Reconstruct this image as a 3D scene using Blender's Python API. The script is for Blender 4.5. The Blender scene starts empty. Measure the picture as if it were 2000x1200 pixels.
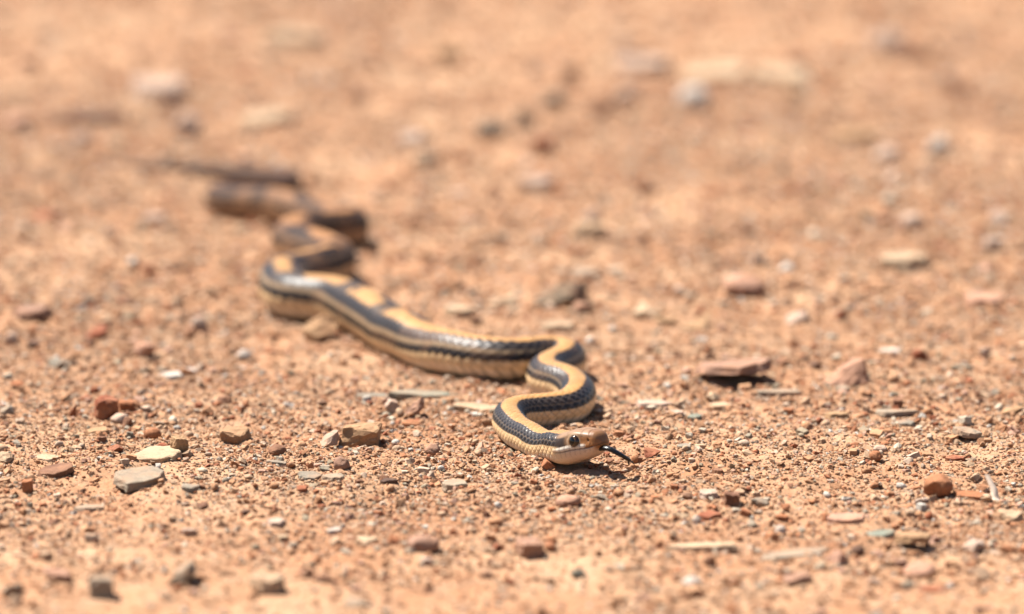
import bpy, bmesh, math, random
import numpy as np
from mathutils import Vector, Matrix, noise as mnoise

# ------------------------------------------------------------------ camera, sky, sun, exposure
scene = bpy.context.scene
COL = scene.collection
CAM_H, F_PX = 0.32, 8400.0               # metres above the ground; focal length in photo pixels (photo is 2000 wide)
PITCH = math.radians(11.2)
cam_d = bpy.data.cameras.new('camera')
cam = bpy.data.objects.new('camera', cam_d)
COL.objects.link(cam)
cam.location = (0, 0, CAM_H)
cam.rotation_euler = (math.radians(90) - PITCH, 0, 0)
cam_d.sensor_width = 36.0
cam_d.lens = F_PX / 2000 * 36.0
cam_d.clip_start = 0.02
cam_d.clip_end = 3000
cam_d.dof.use_dof = True
cam_d.dof.focus_distance = 1.392
cam_d.dof.aperture_fstop = 6.9
scene.camera = cam

SUN_EL = math.radians(60)
LX, LY = 0.50, -0.30                      # horizontal travel of the light: to the right and towards the camera
world = bpy.data.worlds.new('World')
scene.world = world
world.use_nodes = True
wn = world.node_tree
sky = wn.nodes.new('ShaderNodeTexSky')
sky.sky_type = 'NISHITA'
sky.sun_disc = False
sky.sun_elevation = SUN_EL
sky.sun_rotation = math.atan2(-LX, -LY)
wn.links.new(sky.outputs[0], wn.nodes['Background'].inputs[0])
wn.nodes['Background'].inputs[1].default_value = 0.05
sun_d = bpy.data.lights.new('sun', 'SUN')
sun_d.energy = 5.0
sun_d.angle = math.radians(0.53)
sun_d.color = (1.0, 0.94, 0.86)
sun = bpy.data.objects.new('sun', sun_d)
COL.objects.link(sun)
lh = math.hypot(LX, LY)
sdir = Vector((LX / lh * math.cos(SUN_EL), LY / lh * math.cos(SUN_EL), -math.sin(SUN_EL)))
sun.rotation_euler = sdir.to_track_quat('-Z', 'Y').to_euler()
sun.location = (-1, 1, 2)
scene.view_settings.view_transform = 'Standard'
scene.view_settings.look = 'None'
scene.view_settings.gamma = 1
scene.view_settings.use_curve_mapping = False
scene.view_settings.exposure = 1.68
scene.render.engine = 'CYCLES'
scene.cycles.use_denoising = True
try:
    scene.cycles.denoiser = 'OPENIMAGEDENOISE'
    scene.cycles.denoising_prefilter = 'ACCURATE'
    scene.cycles.denoising_input_passes = 'RGB_ALBEDO_NORMAL'
except Exception:
    pass
scene.cycles.max_bounces = 5
scene.cycles.diffuse_bounces = 3

RNG = np.random.default_rng(7)
random.seed(7)
ALB = 0.37                                # sunlit sRGB colour seen in the photo -> surface albedo

def lin(c):
    c = np.asarray(c, float) / 255.0
    return np.where(c <= 0.04045, c / 12.92, ((c + 0.055) / 1.055) ** 2.4)

def alb(c, k=1.0):
    return np.clip(lin(c) * ALB * k, 0, 0.85)

# ------------------------------------------------------------------ pixel -> point on a level plane
FW = np.array([0, math.cos(PITCH), -math.sin(PITCH)])
UP = np.array([0, math.sin(PITCH), math.cos(PITCH)])
def at(px, py, z=0.0):
    d = FW + np.array([1.0, 0, 0]) * (px - 1000) / F_PX + UP * (600 - py) / F_PX
    t = (z - CAM_H) / d[2]
    return np.array([0, 0, CAM_H]) + d * t
def px_per_m(p):
    return F_PX / float(np.dot(np.asarray(p) - np.array([0, 0, CAM_H]), FW))

# ------------------------------------------------------------------ numpy noise
def _hash(ix, iy, seed):
    h = (ix.astype(np.int64) * 374761393 + iy.astype(np.int64) * 668265263 + seed * 974634777) & 0xffffffff
    h = ((h ^ (h >> 13)) * 1274126177) & 0xffffffff
    return ((h ^ (h >> 16)) & 0xffff) / 65535.0
def vnoise(x, y, seed=0):
    ix, iy = np.floor(x), np.floor(y)
    fx, fy = x - ix, y - iy
    fx, fy = fx * fx * (3 - 2 * fx), fy * fy * (3 - 2 * fy)
    a, b = _hash(ix, iy, seed), _hash(ix + 1, iy, seed)
    c, d = _hash(ix, iy + 1, seed), _hash(ix + 1, iy + 1, seed)
    return (a + (b - a) * fx) * (1 - fy) + (c + (d - c) * fx) * fy - 0.5
def ground_h(x, y):
    x, y = np.asarray(x, float), np.asarray(y, float)
    h = 0.0030 * vnoise(x / 0.11 + 3.1, y / 0.17, 1) + 0.0020 * vnoise(x / 0.035, y / 0.045, 2)
    h = h + 0.0020 * vnoise(x / 0.013, y / 0.013, 3) + 0.0016 * vnoise(x / 0.0055, y / 0.0055, 4)
    far = np.clip((np.hypot(x, y - 1.5) - 3) / 40, 0, 1)
    return h + far * 1.2 * vnoise(x / 9, y / 9, 5)
def ground_fine(x, y):
    return 0.0010 * vnoise(x / 0.0026, y / 0.0024, 6) + 0.0004 * vnoise(x / 0.0012, y / 0.0012, 7)

# ------------------------------------------------------------------ object helpers
def tag(o, label=None, cat=None, group=None, kind=None):
    if label: o['label'] = label
    if cat: o['category'] = cat
    if group: o['group'] = group
    if kind: o['kind'] = kind
    return o
def np_mesh(name, verts, faces, smooth=True):
    verts = np.ascontiguousarray(verts, dtype=np.float32)
    faces = np.ascontiguousarray(faces, dtype=np.int32)
    me = bpy.data.meshes.new(name)
    me.vertices.add(len(verts))
    me.vertices.foreach_set('co', verts.ravel())
    n, k = faces.shape
    me.loops.add(n * k)
    me.loops.foreach_set('vertex_index', faces.ravel())
    me.polygons.add(n)
    me.polygons.foreach_set('loop_start', np.arange(0, n * k, k, dtype=np.int32))
    me.polygons.foreach_set('loop_total', np.full(n, k, dtype=np.int32))
    me.update(calc_edges=True)
    me.polygons.foreach_set('use_smooth', np.full(n, smooth, dtype=bool))
    return me
def set_col(me, cols, name='col', alpha=1.0):
    a = me.attributes.new(name, 'FLOAT_COLOR', 'POINT')
    c = np.ones((len(cols), 4), np.float32)
    c[:, 3] = alpha
    c[:, :3] = cols
    a.data.foreach_set('color', c.ravel())
def add(name, me, mat, parent=None):
    o = bpy.data.objects.new(name, me)
    if mat and not me.materials: me.materials.append(mat)
    COL.objects.link(o)
    if parent: o.parent = parent
    return o

# ------------------------------------------------------------------ materials
class NT:
    def __init__(self, name):
        self.m = bpy.data.materials.new(name)
        self.m.use_nodes = True
        self.t = self.m.node_tree
        self.b = self.t.nodes['Principled BSDF']
    def n(self, typ, **kw):
        nd = self.t.nodes.new(typ)
        for k, v in kw.items(): setattr(nd, k, v)
        return nd
    def l(self, a, b): self.t.links.new(a, b)
    def noise(self, vec, scale, detail=3, rough=0.6):
        nd = self.n('ShaderNodeTexNoise')
        nd.inputs['Scale'].default_value = scale
        nd.inputs['Detail'].default_value = detail
        nd.inputs['Roughness'].default_value = rough
        self.l(vec, nd.inputs['Vector'])
        return nd
    def ramp(self, fac, stops):
        nd = self.n('ShaderNodeValToRGB')
        el = nd.color_ramp.elements
        while len(el) < len(stops): el.new(0.5)
        for e, (p, c) in zip(el, stops):
            e.position = p
            e.color = (*c, 1)
        self.l(fac, nd.inputs[0])
        return nd
    def mix(self, fac, a, b, blend='MIX'):
        nd = self.n('ShaderNodeMix', data_type='RGBA', blend_type=blend)
        for s, v in ((nd.inputs[0], fac), (nd.inputs[6], a), (nd.inputs[7], b)):
            if isinstance(v, bpy.types.NodeSocket): self.l(v, s)
            elif isinstance(v, (int, float)): s.default_value = v
            else: s.default_value = (*v, 1)
        return nd.outputs[2]
    def bump(self, height, strength, dist):
        nd = self.n('ShaderNodeBump')
        nd.inputs['Strength'].default_value = strength
        nd.inputs['Distance'].default_value = dist
        self.l(height, nd.inputs['Height'])
        self.l(nd.outputs[0], self.b.inputs['Normal'])
        return nd

def mat_ground():
    m = NT('sandy_soil')
    tc = m.n('ShaderNodeTexCoord').outputs['Object']
    big = m.noise(tc, 14, 4, 0.6).outputs[0]
    mid = m.noise(tc, 120, 4, 0.65).outputs[0]
    fine = m.noise(tc, 900, 3, 0.7).outputs[0]
    grit = m.noise(tc, 2600, 2, 0.6).outputs[0]
    base = m.ramp(mid, [(0.25, alb((206, 140, 98))), (0.48, alb((227, 174, 130))), (0.75, alb((241, 201, 166)))]).outputs[0]
    tint = m.ramp(big, [(0.36, alb((212, 150, 109))), (0.62, alb((238, 197, 158)))]).outputs[0]
    c = m.mix(0.45, base, tint)
    sp = m.ramp(fine, [(0.30, (0.72, 0.66, 0.62)), (0.5, (1, 1, 1)), (0.72, (1.22, 1.22, 1.22))]).outputs[0]
    c = m.mix(0.85, c, sp, 'MULTIPLY')
    m.l(c, m.b.inputs['Base Color'])
    m.b.inputs['Roughness'].default_value = 0.95
    m.b.inputs['Specular IOR Level'].default_value = 0.2
    s = m.n('ShaderNodeMath', operation='ADD')
    m.l(fine, s.inputs[0]); m.l(grit, s.inputs[1])
    m.bump(s.outputs[0], 0.6, 0.0006)
    return m.m

def mat_stone(name, source, grain=1.0):
    m = NT(name)
    tc = m.n('ShaderNodeTexCoord').outputs['Object']
    if source == 'object':
        oi = m.n('ShaderNodeObjectInfo')
        col, rnd = oi.outputs['Color'], oi.outputs['Random']
    else:
        at_ = m.n('ShaderNodeAttribute', attribute_type='INSTANCER', attribute_name='col')
        col = at_.outputs['Color']
        rnd = None
    if rnd is not None:
        sc = m.n('ShaderNodeVectorMath', operation='ADD')
        cx = m.n('ShaderNodeCombineXYZ')
        m.l(rnd, cx.inputs[0]); m.l(rnd, cx.inputs[1])
        m.l(tc, sc.inputs[0]); m.l(cx.outputs[0], sc.inputs[1])
        tc = sc.outputs[0]
    a = m.noise(tc, 260 * grain, 4, 0.65).outputs[0]
    b = m.noise(tc, 1400 * grain, 3, 0.7).outputs[0]
    va = m.ramp(a, [(0.28, (0.66, 0.62, 0.58)), (0.5, (1, 1, 1)), (0.75, (1.2, 1.18, 1.14))]).outputs[0]
    vb = m.ramp(b, [(0.30, (0.74, 0.70, 0.66)), (0.52, (1, 1, 1)), (0.78, (1.18, 1.18, 1.18))]).outputs[0]
    c = m.mix(0.9, col, va, 'MULTIPLY')
    c = m.mix(0.8, c, vb, 'MULTIPLY')
    d = m.noise(tc, 130 * grain, 3, 0.6).outputs[0]
    dust = m.ramp(d, [(0.40, (0.05, 0.05, 0.05)), (0.68, (0.5, 0.5, 0.5))]).outputs[0]
    c = m.mix(dust, c, tuple(alb((222, 162, 118))))
    m.l(c, m.b.inputs['Base Color'])
    m.b.inputs['Roughness'].default_value = 0.85
    m.b.inputs['Specular IOR Level'].default_value = 0.3
    m.bump(b, 0.6, 0.0005)
    return m.m

def mat_attr(name, rough, spec=0.5, bump=None, coat=0.0):
    m = NT(name)
    at_ = m.n('ShaderNodeAttribute', attribute_name='col')
    c = at_.outputs['Color']
    if bump:
        tc = m.n('ShaderNodeTexCoord').outputs['Object']
        nz = m.noise(tc, bump, 3, 0.6).outputs[0]
        v = m.ramp(nz, [(0.3, (0.84, 0.82, 0.80)), (0.55, (1, 1, 1)), (0.8, (1.08, 1.08, 1.08))]).outputs[0]
        c = m.mix(0.8, c, v, 'MULTIPLY')
        m.bump(nz, 0.15, 0.0003)
    m.l(c, m.b.inputs['Base Color'])
    sp = None
    if rough is None:                      # alpha carries the roughness; rough skin is also duller
        m.l(at_.outputs['Alpha'], m.b.inputs['Roughness'])
        sp = m.n('ShaderNodeMapRange')
        for k_, v_ in ((1, 0.33), (2, 0.6), (3, spec), (4, spec * 0.35)): sp.inputs[k_].default_value = v_
        m.l(at_.outputs['Alpha'], sp.inputs[0])
        m.l(sp.outputs[0], m.b.inputs['Specular IOR Level'])
    else: m.b.inputs['Roughness'].default_value = rough
    m.b.inputs['Specular IOR Level'].default_value = spec
    m.b.inputs['Coat Weight'].default_value = coat
    return m.m

M_GROUND = mat_ground()
M_STONE = mat_stone('stone', 'object')
M_GRAIN = mat_stone('gravel_grain', 'inst', 0.004)
M_SKIN = mat_attr('snake_skin', None, 0.30, 2500)
M_EYE = mat_attr('snake_eye', 0.07, 0.45)
M_TONGUE = mat_attr('snake_tongue', 0.35, 0.4)
M_TWIG = mat_attr('dry_stalk', 0.8, 0.3, 900)

# ------------------------------------------------------------------ ground sheet (finer where the photo is sharp)
def build_ground():
    def span(a, b, st): return list(np.arange(a, b, st))
    ys = [-60, -25, -10, -5, -2.5, -1.2, -0.5, 0, 0.3, 0.55, 0.75, 0.85, 0.92]
    ys += span(0.95, 1.24, 0.0016) + span(1.24, 1.58, 0.0008) + span(1.58, 2.0, 0.0017) + span(2.0, 3.1, 0.0045)
    g = 3.1
    while g < 900:
        ys.append(g); g *= 1.09
    ys = np.array(ys)
    us = np.linspace(-1.25, 1.25, 381)
    ext = 1.25 * 1.14 ** np.arange(1, 42)
    us = np.concatenate([-ext[::-1], us, ext])
    hw = 0.03 + 0.12 * np.maximum(ys, 0.2)
    X = us[None, :] * hw[:, None]
    Y = np.repeat(ys[:, None], len(us), 1)
    Z = ground_h(X, Y) + ground_fine(X, Y)
    nr, nc = X.shape
    V = np.stack([X, Y, Z], -1).reshape(-1, 3)
    i = (np.arange(nr - 1)[:, None] * nc + np.arange(nc - 1)[None, :]).ravel()
    F = np.stack([i, i + 1, i + nc + 1, i + nc], 1)
    o = add('ground', np_mesh('ground', V, F), M_GROUND)
    tag(o, 'sandy orange-brown soil strewn with fine gravel', kind='structure')
build_ground()

# ------------------------------------------------------------------ the snake
# centre line traced in the photo: pixel x, pixel y, height of the centre above the ground in mm, body radius in mm
TRACE = [
    (1179, 864, 11.4, 5.0), (1140, 869, 9.0, 5.0), (1100, 874, 6.4, 5.2), (1062, 866, 5.4, 5.2), (1026, 849, 5.2, 5.3),
    (998, 828, 5.3, 5.5), (1004, 809, 5.6, 5.7), (1050, 800, 5.8, 5.9), (1100, 793, 6.0, 6.1), (1127, 775, 6.2, 6.3),
    (1112, 754, 6.4, 6.5), (1078, 743, 6.5, 6.6), (1066, 730, 6.6, 6.7), (1085, 715, 6.8, 6.8), (1106, 703, 7.0, 7.0),
    (1088, 692, 7.1, 7.2), (1040, 697, 7.3, 7.4), (995, 702, 7.5, 7.6), (930, 698, 7.6, 7.7), (860, 682, 8.0, 8.1),
    (790, 652, 8.4, 8.6), (735, 620, 8.8, 9.0), (690, 597, 8.9, 9.0), (635, 580, 8.9, 9.0), (582, 575, 8.9, 8.9),
    (552, 562, 8.8, 8.9), (558, 545, 8.8, 8.9), (603, 531, 8.7, 8.8), (646, 517, 8.7, 8.8), (644, 500, 8.7, 8.8),
    (600, 487, 8.7, 8.8), (572, 472, 8.7, 8.7), (604, 457, 8.6, 8.7), (652, 451, 8.6, 8.7), (680, 442, 8.5, 8.6),
    (668, 430, 8.4, 8.5), (630, 422, 8.2, 8.3), (580, 411, 7.8, 7.9), (520, 399, 7.4, 7.5), (465, 393, 6.8, 7.0),
    (434, 388, 6.4, 6.5), (438, 377, 6.0, 6.2), (480, 368, 5.8, 5.9), (530, 364, 5.5, 5.6), (564, 356, 5.2, 5.3),
    (556, 346, 4.8, 4.9), (510, 341, 4.3, 4.4), (450, 337, 3.6, 3.7), (390, 332, 2.7, 2.8), (320, 326, 1.9, 2.0), (250, 320, 1.3, 1.4), (175, 313, 0.8, 0.9),
]
def gauss(a, sig):
    k = int(max(1, 4 * sig))
    x = np.arange(-k, k + 1)
    w = np.exp(-0.5 * (x / sig) ** 2); w /= w.sum()
    pad = np.concatenate([2 * a[0] - a[k:0:-1], a, 2 * a[-1] - a[-2:-k - 2:-1]])
    return np.convolve(pad, w, 'valid')
def spline(P, R):
    PP = np.vstack([2 * P[0] - P[1], P, 2 * P[-1] - P[-2]])
    out, rad, idx = [], [], []
    for i in range(1, len(PP) - 2):
        p0, p1, p2, p3 = PP[i - 1:i + 3]
        t0 = 0; t1 = t0 + np.linalg.norm(p1 - p0) ** .5; t2 = t1 + np.linalg.norm(p2 - p1) ** .5; t3 = t2 + np.linalg.norm(p3 - p2) ** .5
        idx.append(len(out))
        for t in np.linspace(t1, t2, 40, endpoint=False):
            a1 = (t1 - t) / (t1 - t0) * p0 + (t - t0) / (t1 - t0) * p1
            a2 = (t2 - t) / (t2 - t1) * p1 + (t - t1) / (t2 - t1) * p2
            a3 = (t3 - t) / (t3 - t2) * p2 + (t - t2) / (t3 - t2) * p3
            b1 = (t2 - t) / (t2 - t0) * a1 + (t - t0) / (t2 - t0) * a2
            b2 = (t3 - t) / (t3 - t1) * a2 + (t - t1) / (t3 - t1) * a3
            out.append((t2 - t) / (t2 - t1) * b1 + (t - t1) / (t2 - t1) * b2)
            rad.append(R[i - 1] + (R[i] - R[i - 1]) * (t - t1) / (t2 - t1))
    out = np.array(out)
    s = np.concatenate([[0], np.cumsum(np.linalg.norm(np.diff(out, axis=0), axis=1))])
    st = 0.0004
    su = np.arange(0, s[-1], st)
    raw = np.stack([np.interp(su, s, out[:, k]) for k in range(3)], 1)
    soft = np.stack([gauss(raw[:, k], 7.5e-3 / st) for k in range(3)], 1)
    mild = np.stack([gauss(raw[:, k], 3.0e-3 / st) for k in range(3)], 1)
    f = np.clip((su - 0.03) / 0.03, 0, 1)[:, None]
    C = mild * (1 - f) + soft * f
    Rr = gauss(np.interp(su, s, rad), 4e-3 / st)
    return su, C, Rr, s[idx]
def path():
    P0 = np.array([at(x, y, z * 1e-3) for x, y, z, r in TRACE])
    R = np.array([t[3] for t in TRACE]) * 1e-3
    P = P0.copy()
    for _ in range(4):
        su, C, Rr, sk = spline(P, R)
        now = np.stack([np.interp(sk, su, C[:, k]) for k in range(3)], 1)
        P[:len(sk)] += 0.6 * (P0[:len(sk)] - now)
    su, C, Rr, sk = spline(P, R)
    for _ in range(900):                      # open up bends that are tighter than the body allows
        d2 = C[:-2] - 2 * C[1:-1] + C[2:]
        hot = np.linalg.norm(d2, axis=1) / 0.0004 ** 2 * Rr[1:-1] > 1.0
        if not hot[80:].any(): break
        w_ = np.convolve(hot.astype(float), np.ones(25) / 25, 'same')
        w_[:80] = 0
        C[1:-1] += 0.45 * d2 * np.clip(w_ * 4, 0, 1)[:, None]
    s2 = np.concatenate([[0], np.cumsum(np.linalg.norm(np.diff(C, axis=0), axis=1))])
    t = np.gradient(C, s2, axis=0)
    kap = np.linalg.norm(np.gradient(t, s2, axis=0), axis=1)
    bad = (kap * Rr)[50:-50]
    print('tightest bend: curvature x radius', bad.max().round(2), 'at mm', (s2[50:-50][bad.argmax()] * 1e3).round())
    return s2, C, Rr
PS, PC, PR = path()
SNAKE_LEN = PS[-1]

def build_snake():
    root = bpy.data.objects.new('snake', None)
    base = at(1105, 905)
    COL.objects.link(root)
    root.location = (base[0], base[1], 0)
    tag(root, 'slender black and tan striped snake winding across the gravel, black tongue out', 'snake')
    off = np.array([base[0], base[1], 0])
    # ring positions
    t_r = np.concatenate([[0.00003, 0.0001, 0.0002], np.arange(0.00032, 0.004, 0.00016), np.arange(0.004, 0.03, 0.00022),
                          np.arange(0.03, 0.28, 0.00036), np.arange(0.28, SNAKE_LEN - 0.001, 0.0008)])
    N = 144
    C = np.stack([np.interp(t_r, PS, PC[:, k]) for k in range(3)], 1)
    T = np.gradient(PC, PS, axis=0)
    T = np.stack([np.interp(t_r, PS, T[:, k]) for k in range(3)], 1)
    T /= np.linalg.norm(T, axis=1)[:, None]
    side = np.cross(T, [0, 0, 1.0]); side /= np.linalg.norm(side, axis=1)[:, None]
    upv = np.cross(side, T)
    r = np.interp(t_r, PS, PR)
    tm = t_r * 1e3
    # head profile (mm from the snout tip)
    ht = [0, .12, .35, .7, 1.3, 2.2, 3.5, 5.5, 8.0, 10.5, 13, 16, 19, 23, 28]
    hw = [0, 1.4, 2.3, 3.0, 3.6, 4.05, 4.4, 4.9, 5.6, 6.1, 6.5, 6.6, 6.2, 5.5, 5.2]
    hu = [0, 1.5, 2.5, 3.2, 3.8, 4.2, 4.45, 4.75, 5.0, 5.1, 5.0, 4.95, 4.95, 5.05, 5.2]
    hd = [0, 0.6, 1.0, 1.3, 1.8, 2.7, 3.7, 4.6, 5.2, 5.5, 5.6, 5.5, 5.35, 5.2, 5.2]
    k = np.clip((tm - 20) / 8, 0, 1); k = k * k * (3 - 2 * k)
    sm = lambda a: np.concatenate([a[:20], gauss(a, 3)[20:]])
    w = sm(np.interp(tm, ht, hw)) * 1e-3 * (1 - k) + r * k
    u = sm(np.interp(tm, ht, hu)) * 1e-3 * (1 - k) + r * k
    d = sm(np.interp(tm, ht, hd)) * 1e-3 * (1 - k) + r * 0.96 * k
    tip = np.clip((SNAKE_LEN - t_r) / 0.01, 0.05, 1) ** 0.5
    w, u, d = w * tip, u * tip, d * tip
    ex = 2.0 + 0.85 * (1 - k) + 0.12 * k
    ph = np.linspace(-math.pi, math.pi, N, endpoint=False)
    PH, TM = np.meshgrid(ph, tm)
    cs, sn = np.cos(PH), np.sin(PH)
    kk = (np.abs(cs) ** ex[:, None] + np.abs(sn) ** ex[:, None]) ** (-1 / ex[:, None])
    ud = np.where(cs > 0, u[:, None], d[:, None])
    sx, sz = w[:, None] * kk * sn, ud * kk * cs
    # the body rolls a little where it lies stretched out behind the coils
    def arc(px, py):
        q = at(px, py, 0.008)
        return PS[np.argmin(np.hypot(PC[:, 0] - q[0], PC[:, 1] - q[1]))] * 1e3
    b0, b1 = arc(870, 686), arc(660, 584)
    roll = np.radians(17) * np.clip((TM - b0) / 25, 0, 1) * np.clip((b1 + 10 - TM) / 30, 0, 1)
    PH = PH + gauss(roll[:, 0], 12)[:, None]
    PH = (PH + math.pi) % (2 * math.pi) - math.pi
    # ---- scale lattice
    rr = np.maximum(r, 1.2e-3)
    U = np.concatenate([[0], np.cumsum(np.diff(t_r) / (0.36 * (rr[1:] + 0.0015)))])[:, None]
    AD = np.degrees(np.abs(PH))
    BELLY = 101.0 + 27 * np.clip((75 - TM) / 35, 0, 1)
    v = (np.degrees(PH) + 404.0) / 13.5
    a, b = U + v / 2, U - v / 2
    fa, fb = a - np.floor(a) - .5, b - np.floor(b) - .5
    edge = 2 * np.maximum(np.abs(fa), np.abs(fb))          # 1 on the joint between scales
    hs = (1 - edge ** 5) + 0.45 * (fa + fb)
    gap = np.clip((edge - 0.76) / 0.2, 0, 1)
    fu = (U + 0.016 * (AD - 90)) % 1.0
    hv = 1.1 * fu + 0 * AD
    gapv = np.clip((np.abs(fu - 0.5) * 2 - 0.60) / 0.30, 0, 1) + 0 * AD
    bel = np.clip((AD - BELLY) / 3, 0, 1)
    hs = hs * (1 - bel) + hv * bel
    gap = gap * (1 - bel) + gapv * bel
    sc_on = np.clip((TM - 13) / 7, 0, 1)                   # head plates are smooth
    disp = (hs - 0.5) * (0.00024 - 0.00009 * np.clip((TM - 140) / 60, 0, 1)) * sc_on * np.clip(r[:, None] / 0.006, 0.2, 1.3)
    # ---- head relief
    mouth = np.interp(TM, [0, 1.5, 4, 9, 14, 17], [108, 106, 104, 104, 101, 99])
    on_m = np.clip((17.5 - TM) / 2, 0, 1)
    rad_mm = np.hypot(sx, sz) * 1e3
    dm = (AD - mouth) * math.pi / 180 * rad_mm
    groove = np.exp(-(dm / 0.20) ** 2) * on_m
    disp -= groove * 0.00028
    disp += 0.00015 * np.exp(-((dm + 0.9) / 0.7) ** 2) * on_m
    brow = np.exp(-((TM - 8.2) / 3.2) ** 2 - ((AD - 48) / 11) ** 2)
    disp += 0.00042 * brow
    disp += 0.00012 * np.exp(-((AD - 50) / 8) ** 2) * np.clip((TM - 1.5) / 1.5, 0, 1) * np.clip((8 - TM) / 2, 0, 1)
    loreal = np.exp(-((TM - 4.6) / 1.6) ** 2 - ((AD - 74) / 13) ** 2)
    disp -= 0.0002 * loreal
    cheek = np.exp(-((TM - 14.5) / 3) ** 2 - ((AD - 92) / 16) ** 2)
    disp += 0.0003 * cheek
    # plate joints on top and along the lips
    pl = np.zeros_like(disp)
    for t0 in (2.6, 5.2, 10.8, 16.2):
        bow = t0 + 0.8 * np.cos(np.radians(AD * 2))
        pl = np.maximum(pl, np.exp(-((TM - bow) / 0.2) ** 2) * (AD < 62))
    pl = np.maximum(pl, np.exp(-(AD * math.pi / 180 * rad_mm / 0.2) ** 2) * ((TM > 2.6) & (TM < 6)))
    pl = np.maximum(pl, np.exp(-((AD * math.pi / 180 * rad_mm - 2.0) / 0.2) ** 2) * ((TM > 6) & (TM < 11)))
    lipz = (AD > mouth - 22) & (AD < mouth + 20) & (TM < 17)
    for t0 in np.arange(2.4, 17, 1.9):
        pl = np.maximum(pl, np.exp(-((TM - t0 - 0.02 * (AD - mouth)) / 0.18) ** 2) * lipz * 0.8)
    nost = np.exp(-((TM - 2.7) / 0.34) ** 2 - ((AD - 70) / 6) ** 2)
    disp -= 0.00014 * pl + 0.0004 * nost
    nx, nz = sx / np.maximum(np.hypot(sx, sz), 1e-6), sz / np.maximum(np.hypot(sx, sz), 1e-6)
    sx, sz = sx + nx * disp, sz + nz * disp
    V = C[:, None, :] + side[:, None, :] * sx[..., None] + upv[:, None, :] * sz[..., None]
    # rest on the ground
    g = ground_h(C[:, 0], C[:, 1])
    g = gauss(g, 12)
    V[..., 2] += g[:, None] - 0.0003
    # ---- skin colours
    def sstep(x, lo, hi):
        q = np.clip((x - lo) / (hi - lo), 0, 1)
        return (q * q * (3 - 2 * q))[..., None]
    def C3(rgb): return alb(rgb)[None, None, :]
    def mixc(c, d_, f): return c * (1 - f) + d_ * f
    ia, ib = np.floor(a) + .5, np.floor(b) + .5
    Uc, vc = (ia + ib) / 2, ia - ib
    jit = _hash(np.floor(a), np.floor(b), 77) - 0.5
    ADr = AD
    ADc = np.abs(vc * 13.5 - 404.0)
    AD = np.where((AD < BELLY - 2) & (TM > 16), AD + (ADc - AD) * (0.22 + 0.3 * np.clip((TM - 150) / 60, 0, 1)), AD)
    wob = 2.0 * vnoise(U * 0.9 + 0 * AD, np.sign(PH) * 3 + 0 * U, 11)
    fd = np.clip((TM - 60) / 160, 0, 1)                    # markings change along the body
    TAN, CREAM, PALE = C3((234, 176, 108)), C3((252, 212, 160)) * 1.55, C3((254, 226, 190)) * 1.6
    BLK, GREYTAN = C3((42, 34, 33)), C3((192, 160, 124))
    col = np.repeat(np.repeat(TAN, len(tm), 0), N, 1)
    rear = np.clip((TM - arc(552, 552) + 10) / 60, 0, 1)
    col = mixc(col, C3((200, 142, 98)), rear[..., None] * 0.8)
    e1 = 27 + wob - 5 * fd - 3 * rear + (rear + 0.25 * fd) * 30 * vnoise(Uc * 0.33 + 5 * (PH > 0), Uc * 0, 41)
    # far from the head the upper dark band breaks up on one flank
    brk = np.clip((TM - b0) / 12, 0, 1) * np.clip((b1 + 10 - TM) / 20, 0, 1) * (PH > 0)
    spot = np.clip((np.sin(Uc * 2 * math.pi / 8.0) + 0.05 + 0.9 * vnoise(Uc * 0.5, ADc / 20, 31)) * 5, 0, 1)
    BLK = mixc(BLK, C3((62, 40, 32)), rear[..., None])
    band = sstep(AD, e1 - 1.5, e1 + 1.5) * (1 - brk * (1 - spot) * (AD < 64))[..., None]
    saddle = np.clip((np.sin(Uc * 2 * math.pi / 9.5 + 1.0) - 0.48 + 0.9 * vnoise(Uc * 0.6, ADc / 14, 32)) * 5, 0, 1) * np.clip((TM - b0 - 20) / 30, 0, 1)
    band = np.maximum(band, (saddle * (AD < 40) * 0.92)[..., None])
    col = mixc(col, BLK, band)
    p0, p1 = 58 - 5 * fd, 61 + 4 * fd
    pline = sstep(AD, p0 - 2, p0 + 1) * (1 - sstep(AD, p1 - 1, p1 + 2)) * (0.45 + 0.5 * fd)[..., None]
    col = mixc(col, mixc(GREYTAN, C3((150, 112, 84)), rear[..., None] * 0.8), pline)
    e2 = 79 + 4 * fd + wob
    mott = np.clip((vnoise(Uc * 0.30, vc * 0.4, 51) + 0.5 * vnoise(Uc * 0.9, vc * 0.9, 52) - 0.08) * 8, 0, 1) * (AD > 22) * (AD < 84)
    col = mixc(col, C3((190, 138, 98)), (mott * (0.75 * rear + 0.22 * fd * (1 - rear)))[..., None])
    CREAM = mixc(CREAM, C3((206, 150, 108)), rear[..., None] * 0.8)  # brown shading under the rear body, put into both belly colours
    PALE = mixc(PALE, C3((214, 160, 118)), rear[..., None] * 0.8)
    col = mixc(col, CREAM, sstep(AD, e2 - 2, e2 + 2))
    col = mixc(col, PALE, sstep(AD, 104, 116))
    tailk = np.clip((TM - arc(600, 414)) / 120, 0, 1)[..., None]
    col = mixc(col, C3((78, 52, 42)), tailk * 0.75)
    AD = ADr
    col = col * (1 + 0.26 * jit * sc_on)[..., None]
    dark = (col.mean(-1) < 0.09)
    gp = (gap * sc_on)[..., None]
    col = np.where(dark[..., None], mixc(col, C3((142, 126, 116)), gp * (0.70 - 0.35 * np.clip((TM - 120) / 60, 0, 1))[..., None]), mixc(col, col * 0.40, gp * (0.20 + 0.62 * (AD > 80)[..., None])))
    # head
    hk = 1 - sstep(TM, 13.5, 18.5)
    hc = np.repeat(np.repeat(C3((192, 150, 114)), len(tm), 0), N, 1)
    hc = mixc(hc, C3((176, 126, 86)), 1 - sstep(TM, 3.0, 4.4))
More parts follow.
